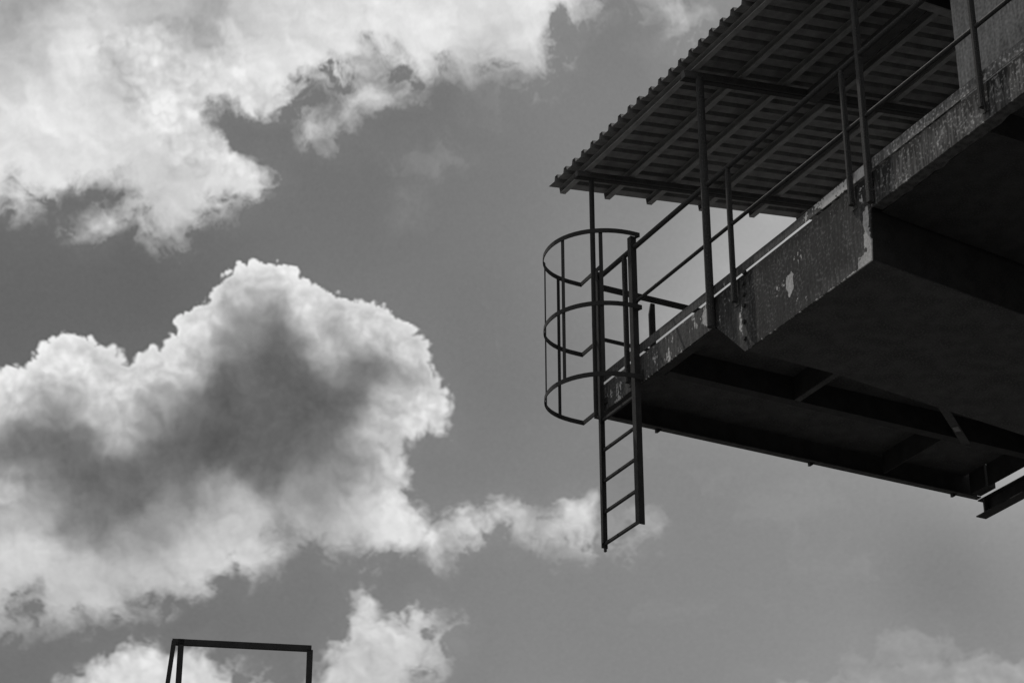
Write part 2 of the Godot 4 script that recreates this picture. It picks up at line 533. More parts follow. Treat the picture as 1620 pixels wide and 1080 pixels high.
func build_columns() -> void:
	# what carries the platform, beyond the picture's edge
	var t := thing("support_frame", "grey steel portal frame carrying the near end of the platform", "support", Vector3(12.2, -EYE, -6.5))
	for q in [[10.9, -9.3], [14.2, -9.3], [10.9, -3.8], [14.2, -3.8]]:
		var x: float = q[0]
		var z: float = q[1]
		var st := begin()
		bar(st, Vector3(x, -EYE, z), Vector3(x, 8.9, z), 0.4, 0.4, Vector3.BACK, 0.02)
		part(t, "leg", st, mats.tower)
		st = begin()
		box(st, Vector3(x - 0.4, -EYE, z - 0.4), Vector3(x + 0.4, -EYE + 0.04, z + 0.4))
		part(t, "foot", st, mats.rust)
	for z in [-9.3, -3.8]:
		var st := begin()
		box(st, Vector3(10.3, 8.9, z - 0.2), Vector3(14.45, 9.17, z + 0.2))
		part(t, "cap_beam", st, mats.under)


func build_tower() -> void:
	var t := thing("tower_box", "pale streaked steel box tower rising from the platform behind the near railing", "tower", Vector3(11.6, 9.43, -11.6))
	var m := paint_mat(161, 1024, 600, -12.61, -4.0, 9.4, 14.5, 0.42, 0.5, {"peel": 1.4, "run": 0.3, "fade": 0.12, "pale": [[-12.0, 10.50, 0.07, 0.12, -0.22], [-11.79, 10.58, 0.06, 0.10, -0.22], [-12.3, 10.1, 0.2, 0.6, -0.06]], "flakes": []})  # the small negative patches are shadows painted into the plate's colour
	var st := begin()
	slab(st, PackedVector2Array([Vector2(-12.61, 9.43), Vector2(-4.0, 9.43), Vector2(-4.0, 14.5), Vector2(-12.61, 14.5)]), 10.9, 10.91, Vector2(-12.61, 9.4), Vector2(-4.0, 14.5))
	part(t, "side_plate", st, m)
	st = begin()
	box(st, Vector3(10.911, 9.43, -12.608), Vector3(14.0, 14.49, -4.002))  # lengthened beyond view to keep light off the canopy ribs
	part(t, "body", st, mats.tower)
	st = begin()
	box(st, Vector3(10.86, 14.501, -12.66), Vector3(14.1, 14.56, -3.9))
	part(t, "cap", st, mats.under)


# ---------------------------------------------------------------- the canopy
const ROOF_RISE := 0.14


func roof_y(x: float, base: float) -> float:
	return base + ROOF_RISE * (x - 10.0)


func build_canopy() -> void:
	var c := thing("canopy", "lean-to canopy of corrugated metal sheets on slim steel posts over the platform", "canopy", Vector3(12.0, 9.43, -14.0))
	# sheets, five ribs each, lapping
	var pitch := 0.1872
	var first_rib := -17.669
	var x0 := 9.77
	var x1 := 14.7
	var rng := RandomNumberGenerator.new()
	rng.seed = 3
	for s in 15:  # the last sheets lie out of view, added to shade the ribs
		var profile := PackedVector2Array()     # (z, height)
		var za := first_rib + s * 5 * pitch - pitch * 0.5
		if s == 0:
			profile.append(Vector2(-17.83, 0.006))
		else:
			profile.append(Vector2(za - 0.05, 0.0035))
		for k in 5:
			var r := first_rib + (s * 5 + k) * pitch + rng.randf_range(-0.006, 0.006)
			for q in [[-0.038, 0.0], [-0.025, 0.054], [0.025, 0.054], [0.038, 0.0]]:
				profile.append(Vector2(r + q[0], q[1]))
		profile.append(Vector2(za + pitch * 5.0, 0.0))
		var jut := rng.randf_range(-0.014, 0.014)
		var lift := 0.0
		var st := begin()
		for i in profile.size() - 1:
			var a := profile[i]; var b := profile[i + 1]
			for under in [true, false]:
				var h := 0.0 if under else 0.0025
				var v := [Vector3(x0 + jut, roof_y(x0 + jut, 11.96) + a.y + h, a.x), Vector3(x1, roof_y(x1, 11.96) + a.y + h, a.x), Vector3(x1, roof_y(x1, 11.96) + b.y + h, b.x), Vector3(x0 + jut, roof_y(x0 + jut, 11.96) + b.y + h, b.x)]
				var n: Vector3 = (v[2] - v[0]).cross(v[1] - v[0])
				if (n.y < 0.0) == under:
					quad(st, v[0], v[1], v[2], v[3])
				else:
					quad(st, v[0], v[3], v[2], v[1])
		part(c, "roof_sheet", st, mats.sheet)
	# purlins along
	for x in [9.915, 10.45, 10.965, 11.62, 12.27, 12.9, 13.55, 14.2]:
		var st := begin()
		var y := roof_y(x, 11.92)
		var up := Vector3(-ROOF_RISE, 1, 0).normalized()
		var over := up.cross(Vector3.BACK).normalized()      # towards the eave, or away from it
		if over.x < 0.0:
			over = -over
		var a := Vector3(x, y, -17.80); var b := Vector3(x, y, -3.6)
		bar(st, a - up * 0.030, b - up * 0.030, 0.064, 0.006, up)
		bar(st, a + up * 0.033, b + up * 0.033, 0.064, 0.006, up)
		bar(st, a + over * 0.029, b + over * 0.029, 0.006, 0.056, up)
		bar(st, a - Vector3(0, 0, 0.005), a - Vector3(0, 0, 0.001), 0.064, 0.07, up)
		part(c, "purlin", st, mats.purlin)
	# rafters across, under the purlins
	for q in [[-17.30, 11.845, 0.06, 0.055], [-15.22, 11.835, 0.075, 0.065], [-12.76, 11.83, 0.085, 0.09], [-10.2, 11.83, 0.085, 0.09], [-4.0, 11.83, 0.085, 0.09]]:
		var st := begin()
		bar(st, Vector3(9.80, roof_y(9.80, q[1]), q[0]), Vector3(14.5, roof_y(14.5, q[1]), q[0]), q[3], q[2], Vector3.UP, 0.006)
		var r := part(c, "rafter", st, mats.rafter)
		st = begin()
		bar(st, Vector3(9.80, roof_y(9.80, q[1] - q[2] * 0.5 - 0.004), q[0] - 0.02), Vector3(14.5, roof_y(14.5, q[1] - q[2] * 0.5 - 0.004), q[0] - 0.02), q[3], 0.006)
		part(r, "flange", st, mats.rail, c)
	# girder along and the head beam by the tower
	var st := begin()
	bar(st, Vector3(11.27, roof_y(11.27, 11.80), -15.21), Vector3(11.27, roof_y(11.27, 11.80), -12.7), 0.12, 0.12, Vector3.UP, 0.008)
	part(c, "girder", st, mats.rafter)
	st = begin()
	box(st, Vector3(10.3, 11.60, -13.06), Vector3(12.6, 11.80, -13.05))
	var hb := part(c, "head_beam", st, mats.black)
	st = begin()
	box(st, Vector3(10.3, 11.585, -13.06), Vector3(12.6, 11.598, -12.97))
	part(hb, "flange", st, mats.purlin, c)
	# posts
	st = begin()
	tube(st, Vector3(9.975, FLOOR - 0.01, -17.30), Vector3(9.975, 11.79, -17.30), 0.026)
	part(c, "post", st, mats.black)
	st = begin()
	tube(st, Vector3(9.958, FLOOR - 0.005, -15.176), Vector3(9.958, 11.785, -15.176), 0.038, 14)
	part(c, "post", st, mats.rail)
	st = begin()
	bar(st, Vector3(9.966, 9.19, -12.756), Vector3(9.966, 11.785, -12.756), 0.05, 0.05, Vector3.BACK, 0.006)
	part(c, "post", st, mats.rail)
	for q in [[14.3, -17.2], [14.3, -15.27], [14.3, -12.76]]:
		st = begin()
		tube(st, Vector3(q[0], 9.43, q[1]), Vector3(q[0], roof_y(q[0], 11.77), q[1]), 0.038)
		part(c, "post", st, mats.rail)


func build_i_beam() -> void:
	var t := thing("steel_beam", "black steel I-beam under the far lower corner of the platform", "beam", Vector3(14.665, 8.96, -13.0))
	var st := begin()
	box(st, Vector3(14.66, 8.972, -17.30), Vector3(14.67, 9.118, -3.0))
	part(t, "web", st, mats.black)
	st = begin()
	box(st, Vector3(14.60, 9.119, -17.31), Vector3(14.73, 9.131, -3.0))
	part(t, "flange", st, mats.black)
	st = begin()
	box(st, Vector3(14.605, 8.973, -17.22), Vector3(14.659, 9.117, -17.212))
	part(t, "stiffener", st, mats.rust)
	st = begin()
	box(st, Vector3(14.60, 8.959, -17.36), Vector3(14.73, 8.971, -3.0))
	part(t, "flange", st, mats.black)


# ---------------------------------------------------------------- railings
func build_guard_rails() -> void:
	var t := thing("guard_rail", "two-bar tubular guard rail with rubbed edges along the near platform side", "railing", Vector3(9.97, 9.3, -13.0), "guard rails round the platform")
	var st := begin()
	tube(st, Vector3(9.972, 10.602, -17.19), Vector3(9.972, 10.66, NEAR_Z), 0.026, 14)
	part(t, "top_rail", st, mats.rail)
	st = begin()
	tube(st, Vector3(9.972, 10.012, -16.50), Vector3(9.972, 9.985, NEAR_Z), 0.019, 12)
	part(t, "mid_rail", st, mats.rail)
	for q in [[-16.675, 9.23, 10.59], [-14.798, 9.225, 10.59], [-13.006, 9.29, 10.60], [-11.293, 9.27, 11.2], [-9.5, 9.30, 10.64], [-7.4, 9.30, 10.64], [-5.2, 9.30, 10.64], [-3.1, 9.30, 10.64]]:
		st = begin()
		bar(st, Vector3(9.966, q[1], q[0]), Vector3(9.966, q[2] - 0.03, q[0]), 0.05, 0.042, Vector3.BACK, 0.01)
		bar(st, Vector3(9.966, q[2] - 0.031, q[0]), Vector3(9.966, q[2], q[0] + 0.004), 0.04, 0.034, Vector3.BACK, 0.008)
		var post := part(t, "post", st, mats.rail)
		st = begin()
		box(st, Vector3(9.988, q[1] - 0.035, q[0] - 0.035), Vector3(9.996, q[1] + 0.05, q[0] + 0.035))
		part(post, "base_plate", st, mats.rust, t)
	var e := thing("guard_rail", "shorter black guard rail across the platform end behind the caged ladder", "railing", Vector3(12.2, 9.43, -17.38), "guard rails round the platform")
	st = begin()
	bar(st, Vector3(10.02, 10.61, -17.37), Vector3(14.5, 10.64, -17.37), 0.04, 0.05)
	part(e, "top_rail", st, mats.black)
	st = begin()
	bar(st, Vector3(10.02, 10.03, -17.37), Vector3(14.5, 10.03, -17.37), 0.02, 0.035)
	part(e, "mid_rail", st, mats.black)
	for x in [10.705, 12.4, 14.4]:
		st = begin()
		bar(st, Vector3(x, 9.43, -17.40), Vector3(x, 10.46, -17.40), 0.07, 0.02, Vector3.BACK)
		eight(st, PackedVector3Array([Vector3(x - 0.035, 10.461, -17.41), Vector3(x + 0.035, 10.461, -17.41), Vector3(x + 0.035, 10.461, -17.39), Vector3(x - 0.035, 10.461, -17.39),
			Vector3(x - 0.012, 10.585, -17.41), Vector3(x + 0.035, 10.585, -17.41), Vector3(x + 0.035, 10.585, -17.39), Vector3(x - 0.012, 10.585, -17.39)]))
		part(e, "post", st, mats.black)


func build_ladder() -> void:
	var t := thing("caged_ladder", "black steel ladder with hooped safety cage hanging below the platform corner", "ladder", Vector3(9.96, 7.76, -16.9))
	var za := -17.171     # stiles
	var zb := -16.484
	var st := begin()
	bar(st, Vector3(9.957, 7.719, za), Vector3(9.957, 10.655, za), 0.062, 0.014, Vector3.BACK)
	box(st, Vector3(9.926, 7.76, za + 0.008), Vector3(9.936, 10.655, za + 0.03))
	part(t, "stile", st, mats.black)
	st = begin()
	bar(st, Vector3(9.957, 7.719, zb), Vector3(9.957, 10.72, zb), 0.062, 0.014, Vector3.BACK)
	box(st, Vector3(9.926, 7.719, zb - 0.058), Vector3(9.936, 10.72, zb - 0.008))
	part(t, "stile", st, mats.black)
	st = begin()
	box(st, Vector3(9.95, 7.682, za - 0.004), Vector3(9.97, 7.718, za + 0.02))
	part(t, "foot", st, mats.black)
	st = begin()
	bar(st, Vector3(9.957, 0, za + 0.008), Vector3(9.957, 0, zb - 0.008), 0.026, 0.034, Vector3.UP, 0.005)
	var first: MeshInstance3D = null
	for k in 5:
		var y := 7.759 + 0.317 * k
		if first == null:
			first = part(t, "rung", st, mats.black)
			first.position.y += y
		else:
			again(t, first, "rung", Vector3(0, 0.317 * k, 0))
	# cage
	var r := 0.575
	var mid_z := -17.01
	var cx := 9.965
	for y in [10.72, 9.93, 9.185]:
		st = begin()
		var pts := [Vector3(9.957, y, zb + 0.01), Vector3(10.0, y, mid_z + r)]
		var n := 28
		var path := []
		for i in n + 1:
			var a := -PI / 2.0 + PI * i / n
			path.append(hoop_at(cx, mid_z, r, -a))
		path.push_front(Vector2(10.0, mid_z + r))
		path.append(Vector2(10.0, mid_z - r))
		for i in path.size() - 1:
			var a: Vector2 = path[i]; var b: Vector2 = path[i + 1]
			var na := hoop_out(path, i, Vector2(cx, mid_z)); var nb := hoop_out(path, i + 1, Vector2(cx, mid_z))
			var t2 := 0.009
			eight(st, PackedVector3Array([Vector3(a.x, y - 0.023, a.y), Vector3(a.x + na.x * t2, y - 0.023, a.y + na.y * t2), Vector3(a.x + na.x * t2, y + 0.023, a.y + na.y * t2), Vector3(a.x, y + 0.023, a.y),
				Vector3(b.x, y - 0.023, b.y), Vector3(b.x + nb.x * t2, y - 0.023, b.y + nb.y * t2), Vector3(b.x + nb.x * t2, y + 0.023, b.y + nb.y * t2), Vector3(b.x, y + 0.023, b.y)]))
		var hoop := part(t, "cage_hoop", st, mats.black)
		st = begin()
		bar(st, Vector3(9.992, y, mid_z + r + 0.004), Vector3(9.98, y, zb + 0.008), 0.012, 0.044)
		part(hoop, "bracket", st, mats.black, t)
		st = begin()
		bar(st, Vector3(9.992, y, mid_z - r - 0.004), Vector3(9.98, y, za - 0.008), 0.012, 0.044)
		part(hoop, "bracket", st, mats.black, t)
	for deg in [-71.0, -40.0, 17.0, 57.0]:
		var a := deg_to_rad(deg)
		var rr := r - 0.006
		var on := hoop_at(cx, mid_z, rr, a)
		var p := Vector3(on.x, 0, on.y)
		var side := Vector3(sin(a), 0, cos(a))
		st = begin()
		bar(st, p + Vector3(0, 9.17, 0), p + Vector3(0, 10.735, 0), 0.038, 0.007, Vector3(cos(a), 0, -sin(a)))
		part(t, "cage_strap", st, mats.black)
	# stand-off brackets to the platform
	for q in [[9.24, zb], [9.24, za]]:
		st = begin()
		box(st, Vector3(9.985, q[0] - 0.03, q[1] - 0.02), Vector3(10.06, q[0] + 0.03, q[1] + 0.05))
		part(t, "bracket", st, mats.black)


func hoop_at(cx: float, mid_z: float, r: float, a: float) -> Vector2:
	# a little squared at the outer corner, as the hoops are bent
	var out := pow(cos(a), 0.78 if a < 0.0 else 0.96)
	return Vector2(cx - r * 1.085 * out, mid_z + r * sin(a))


func hoop_out(path: Array, i: int, mid: Vector2) -> Vector2:
	return (path[i] - mid).normalized()


func build_far_frame() -> void:
	var t := thing("ladder_frame", "black steel ladder head frame standing apart low in the sky beneath the clouds", "ladder", Vector3(5.4, -EYE, -14.5))
	var a := Vector3(4.993, 5.243, -14.615)
	var b := Vector3(5.86, 5.243, -14.329)
	var side := (b - a).normalized()
	var back := Vector3.UP.cross(side)
	var st := begin()
	bar(st, a + side * -0.062, b + side * 0.01, 0.03, 0.042)
	part(t, "head_bar", st, mats.black)
	for p in [[a, -0.022], [b, 0.012]]:
		st = begin()
		var foot: Vector3 = p[0]
		foot.y = -EYE
		bar(st, foot, p[0] - Vector3(0, p[1], 0), 0.042, 0.03, back)
		part(t, "stile", st, mats.black)
	st = begin()
	var lean := a - side * 0.05 + back * -0.02
	bar(st, Vector3(lean.x, -EYE, lean.z) - side * 0.55, lean, 0.032, 0.03, back)
	part(t, "raking_leg", st, mats.black)
	var k := 0
	while k < 14:
		var y := -1.2 + k * 0.38
		st = begin()
		tube(st, Vector3(a.x, y, a.z) + side * 0.022, Vector3(b.x, y, b.z) - side * 0.022, 0.012, 8)
		part(t, "rung", st, mats.black)
		k += 1

const CLOUD_OUTLINES := [
	[1, [-1522, -96, 20, -1297, -64, 15, -1236, -64, 15, -1198, -32, 10, -1192, 0, 10, -1161, 19, 10, -1129, 22, 10, -1097, 19, 10, -1073, 13, 10, -1041, -8, 15, -993, -19, 20, -977, -40, 20, -942, -26, 15, -878, -8, 15, -852, 8, 10, -844, 32, 10, -850, 51, 10, -842, 80, 10, -801, 99, 10, -753, 120, 10, -734, 160, 10, -702, 192, 5, -665, 210, 5, -609, 210, 5, -569, 199, 5, -553, 176, 10, -513, 152, 10, -480, 141, 10, -456, 115, 10, -424, 115, 10, -392, 123, 10, -352, 107, 10, -317, 96, 10, -296, 75, 10, -272, 43, 10, -248, 24, 15, -227, 32, 15, -205, 0, 15, -197, -48, 20, -203, -80, 20, -192, -112, 25, -181, -120, 20, -173, -152, 30, -157, -160, 30, -147, -192, 35, -168, -224, 35, -192, -224, 40, -224, -229, 40, -272, -243, 40, -296, -251, 40, -288, -275, 40, -264, -312, 40, -253, -344, 40, -267, -376, 50, -240, -416, 45, -221, -452, 50, -192, -461, 50, -160, -448, 50, -120, -436, 50, -80, -452, 70, -61, -429, 60, -32, -415, 50, 8, -421, 60, 32, -445, 80, 80, -448, 90, 112, -426, 60, 144, -399, 60, 184, -407, 60, 216, -436, 70, 232, -458, 90, 280, -471, 90, 328, -458, 80, 352, -474, 90, 333, -497, 90, 288, -490, 100, 240, -497, 100, 192, -513, 90, 152, -509, 90, 112, -509, 100, 64, -484, 100, 16, -500, 80, -32, -490, 80, -80, -500, 80, -144, -516, 80, -192, -545, 80, -240, -532, 70, -304, -521, 70, -368, -541, 70, -432, -525, 70, -497, -505, 70, -545, -497, 60, -569, -477, 70, -580, -529, 60, -625, -569, 70, -657, -585, 70, -697, -561, 60, -729, -585, 70, -785, -633, 80, -833, -657, 70, -897, -665, 70, -953, -657, 70, -1009, -697, 80, -1073, -705, 70, -1121, -713, 70, -1177, -705, 80, -1233, -673, 90, -1265, -721, 80, -1297, -737, 80, -1522, -753, 80]],
	[1, [-1522, 1089, 80, 144, 1089, 90, 184, 852, 90, 184, 820, 90, 152, 798, 90, 125, 788, 80, 106, 759, 70, 112, 729, 70, 64, 705, 70, 56, 657, 90, 24, 649, 90, -16, 689, 80, -64, 681, 80, -112, 676, 70, -144, 676, 70, -192, 689, 70, -216, 665, 90, -240, 686, 80, -272, 713, 70, -336, 729, 70, -352, 697, 70, -400, 681, 70, -432, 665, 70, -464, 665, 70, -489, 673, 70, -513, 665, 70, -537, 641, 60, -569, 625, 60, -577, 601, 60, -609, 589, 50, -641, 577, 50, -681, 572, 50, -713, 589, 50, -761, 601, 50, -785, 593, 40, -761, 545, 40, -737, 521, 40, -713, 480, 40, -673, 472, 50, -641, 464, 50, -617, 424, 60, -628, 384, 60, -649, 344, 60, -697, 352, 80, -761, 328, 80, -801, 296, 80, -841, 264, 80, -889, 264, 80, -937, 288, 80, -953, 328, 80, -1017, 296, 60, -1057, 275, 60, -1097, 285, 80, -1105, 312, 80, -1057, 344, 70, -993, 352, 70, -969, 392, 70, -1009, 408, 70, -1073, 408, 70, -1137, 384, 70, -1177, 360, 70, -1225, 352, 80, -1265, 328, 90, -1297, 352, 90, -1522, 336, 90]],
	[0.9, [-360, 665, 60, -320, 676, 60, -285, 633, 60, -312, 601, 70, -336, 593, 70, -360, 601, 70, -365, 561, 60, -400, 525, 60, -432, 541, 60, -464, 529, 70, -497, 513, 70, -529, 529, 70, -529, 553, 80, -497, 569, 80, -464, 573, 80, -432, 580, 70, -424, 609, 70, -400, 625, 70, -376, 649, 60]],
	[0.45, [-272, 489, 80, -224, 472, 80, -176, 489, 80, -141, 477, 80, -176, 456, 90, -192, 424, 90, -224, 448, 90, -256, 436, 90, -280, 456, 90]],
	[0.25, [-288, 368, 90, -264, 384, 90, -232, 368, 90, -248, 336, 90, -272, 328, 90]],
	[0.35, [-104, 609, 90, -72, 625, 80, -40, 612, 90, -56, 585, 90, -88, 589, 90]],
	[0.85, [344, 897, 80, 392, 897, 80, 424, 841, 70, 456, 833, 70, 505, 836, 80, 489, 801, 80, 448, 785, 80, 432, 761, 90, 416, 801, 80, 384, 836, 80, 352, 833, 90]],
	[0.22, [344, 753, 90, 368, 769, 90, 384, 753, 90, 368, 737, 90]],
	[0.6, [497, -977, 60, 625, -884, 60, 769, -857, 60, 865, -839, 60, 945, -833, 50, 1009, -810, 50, 1105, -826, 60, 1153, -807, 50, 1217, -810, 50, 1297, -820, 50, 1458, -873, 60, 1458, -1089, 60, 497, -1089, 60]],
	[0.4, [769, -836, 70, 849, -804, 60, 905, -775, 60, 977, -753, 50, 1033, -746, 50, 1089, -756, 50, 1137, -759, 50, 1185, -785, 60, 1105, -801, 70, 1009, -814, 70, 913, -830, 70]],
	[0.95, [-505, -857, 60, -480, -817, 60, -448, -745, 60, -420, -721, 50, -400, -665, 50, -372, -633, 40, -348, -641, 50, -340, -681, 50, -312, -689, 50, -272, -676, 50, -240, -652, 50, -227, -673, 60, -192, -713, 90, -168, -761, 90, -192, -809, 80, -221, -849, 70, -240, -961, 70, -513, -961, 70]],
	[1, [-1169, -897, 60, -1089, -833, 60, -1041, -809, 50, -977, -772, 50, -913, -769, 50, -873, -785, 50, -817, -793, 60, -761, -788, 50, -737, -809, 60, -697, -825, 70, -689, -852, 80, -641, -865, 80, -609, -961, 80, -1169, -961, 80]],
]
const CLOUD_GAPS := [-1265, -633, 35, 50, -1201, -617, 22, 30, -649, -489, 26, 50, -625, -513, 22, 40, -1118, -649, 35, 35, -1185, -665, 22, 30, -1033, -649, 22, 30, -833, -633, 22, 30, -721, -537, 19, 30, -296, -372, 29, 45, -317, -365, 16, 25, -1217, 750, 42, 90, -1233, 721, 29, 60, -1193, 777, 26, 50, -553, 708, 38, 100, -577, 729, 26, 80, -464, 686, 22, 50, -513, 713, 16, 50, -745, 625, 22, 30, -702, 637, 16, 35, -1145, 505, 29, 30, -865, 480, 22, 30, -825, 384, 29, 45, -993, 521, 26, 25, -352, -820, 42, 80, -272, -745, 35, 60, -256, -785, 19, 30, -1009, -833, 26, 30, -817, -849, 22, 30, -424, 585, 13, 30, 192, 793, 19, 40]
const CLOUD_TONES := [-1265, -96, 225, -1137, -8, 228, -1089, -64, 215, -1201, -160, 190, -1281, -160, 205, -1137, -184, 128, -1233, -240, 108, -1073, -240, 112, -1006, -120, 215, -1033, -168, 205, -999, -176, 205, -1012, -160, 215, -1022, -205, 208, -1015, -224, 195, -1028, -240, 160, -945, -96, 215, -865, -40, 215, -937, -176, 140, -881, -160, 165, -817, 0, 222, -785, 64, 226, -769, -16, 180, -721, -32, 125, -817, -80, 190, -833, -176, 118, -657, 176, 230, -577, 160, 226, -689, 112, 190, -625, 80, 140, -609, 24, 106, -657, 45, 126, -593, -32, 100, -713, -96, 112, -657, 112, 165, -1265, -240, 128, -1137, -288, 113, -1057, -352, 106, -1201, -336, 138, -689, 16, 135, -529, 96, 220, -497, 64, 215, -456, 32, 160, -400, 80, 220, -336, 48, 222, -384, 8, 195, -432, -13, 200, -489, -29, 195, -400, -51, 118, -336, -64, 130, -288, -16, 195, -240, -32, 215, -272, -96, 170, -304, -144, 195, -240, -176, 222, -184, -192, 218, -336, -200, 190, -400, -128, 110, -497, -128, 98, -593, -96, 100, -577, -192, 92, -657, -160, 105, -464, -224, 108, -400, -256, 145, -349, -240, 195, -689, -256, 93, -737, -160, 98, -617, -56, 102, -897, -256, 99, -753, -288, 95, -529, -160, 95, -609, -256, 96, -545, -280, 112, -769, -120, 118, -432, -176, 105, -529, -80, 104, -577, -32, 106, -817, -240, 100, -817, -320, 106, -625, -320, 110, -977, -320, 104, -1105, -320, 118, -1201, -280, 120, -1273, -368, 185, -1201, -400, 165, -1281, -448, 180, -1137, -416, 125, -1041, -448, 112, -945, -400, 108, -1057, -505, 135, -961, -513, 150, -881, -448, 145, -817, -400, 130, -753, -400, 150, -721, -416, 190, -785, -480, 190, -801, -529, 205, -705, -464, 205, -689, -529, 212, -865, -553, 180, -977, -569, 190, -1089, -561, 205, -1201, -529, 210, -1265, -545, 212, -1249, -609, 190, -1105, -625, 190, -913, -609, 190, -593, -416, 165, -497, -400, 150, -529, -464, 185, -432, -352, 138, -400, -416, 190, -336, -320, 165, -301, -304, 205, -368, -384, 175, -336, -448, 222, -272, -472, 222, -176, -497, 215, -400, -489, 195, -48, -464, 212, 144, -464, 205, 32, -472, 190, 288, -480, 175, -769, 841, 168, -865, 833, 185, -657, 801, 200, -1273, 857, 165, -1009, 657, 196, -1217, 745, 190, -1137, 577, 228, -897, 577, 226, -625, 737, 228, -817, 448, 205, -673, 400, 220, -1201, 464, 222, -897, 312, 200, -176, 801, 228, 64, 785, 222, -336, 801, 222, -1009, 801, 205, -897, 721, 212, -1105, 721, 222, -609, 817, 215, -464, 769, 220, -16, 721, 200, -400, 577, 205, -328, 633, 220, -208, 464, 165, -72, 601, 160, 432, 817, 200, 464, 817, 200, 384, 857, 195, 945, -849, 172, 1185, -833, 178, 1025, -745, 172, 1105, -745, 168, -368, -737, 212, -240, -697, 205, -336, -817, 200, -977, -817, 215, -753, -833, 210, -849, -833, 215]
const AIR_TONES := [-1217, 144, 99, -945, 144, 100, -1458, 64, 99, -336, 384, 113, -497, 497, 112, -16, 384, 121, 304, 464, 124, -16, -96, 117, -80, 96, 117, 464, -577, 134, 705, -657, 135, 144, -657, 132, 1105, -577, 122, 464, -384, 132, -817, -705, 112, -336, -609, 121, -1201, 256, 108, 400, 545, 126, 545, 769, 139, 625, 961, 146, 705, 328, 186, 609, 232, 164, 448, 192, 146, 593, 136, 201, 424, 24, 171, 304, 304, 134, 304, 144, 132, 144, -16, 123, 272, -256, 128, 1265, -328, 186, 1265, -448, 138, 785, -737, 144, -176, -737, 131, -577, -673, 118, -577, -801, 118, 304, 769, 122, -256, 577, 113, 1506, -96, 136, 64, -897, 136, 1506, 705, 136, 1025, 545, 164, -1458, -577, 111]
# ---------------------------------------------------------------- sky: air and clouds, computed by direction
const AIM_TURN := 27.6203    # degrees clockwise from -z
const AIM_RISE := 26.504
const SKY_TIP := 33.0        # the panorama is tipped by this much, so that the clouds lie where its texels are fine
const SKY_WIDE := 4096
const SKY_HIGH := 4096
const CELL := 0.25
const REACH_U := 17.0
const REACH_V := 12.5
var cells_u := 0
var cells_v := 0
var edge_field := PackedFloat32Array()
var wisp_field := PackedFloat32Array()
var cap_field := PackedFloat32Array()
var tone_field := PackedFloat32Array()
var air_field := PackedFloat32Array()
var gap_field := PackedFloat32Array()
var warp_a := FastNoiseLite.new()
var warp_b := FastNoiseLite.new()
var puff := FastNoiseLite.new()
var thread_noise := FastNoiseLite.new()
var body := FastNoiseLite.new()
var far_cloud := FastNoiseLite.new()
var far_bend := FastNoiseLite.new()
var far_shade := FastNoiseLite.new()
var fluff := FastNoiseLite.new()
var relief := FastNoiseLite.new()


func noise_of(n: FastNoiseLite, s: int, frequency: float, octaves: int, kind: int, gain := 0.5) -> void:
	n.seed = s
	n.noise_type = FastNoiseLite.TYPE_SIMPLEX_SMOOTH
	n.frequency = frequency
	n.fractal_type = kind
	n.fractal_octaves = octaves
	n.fractal_gain = gain
	n.fractal_lacunarity = 2.1


func aim_basis() -> Basis:   # columns: right, up, back
	return Basis(Vector3.UP, deg_to_rad(-AIM_TURN)) * Basis(Vector3.RIGHT, deg_to_rad(AIM_RISE))


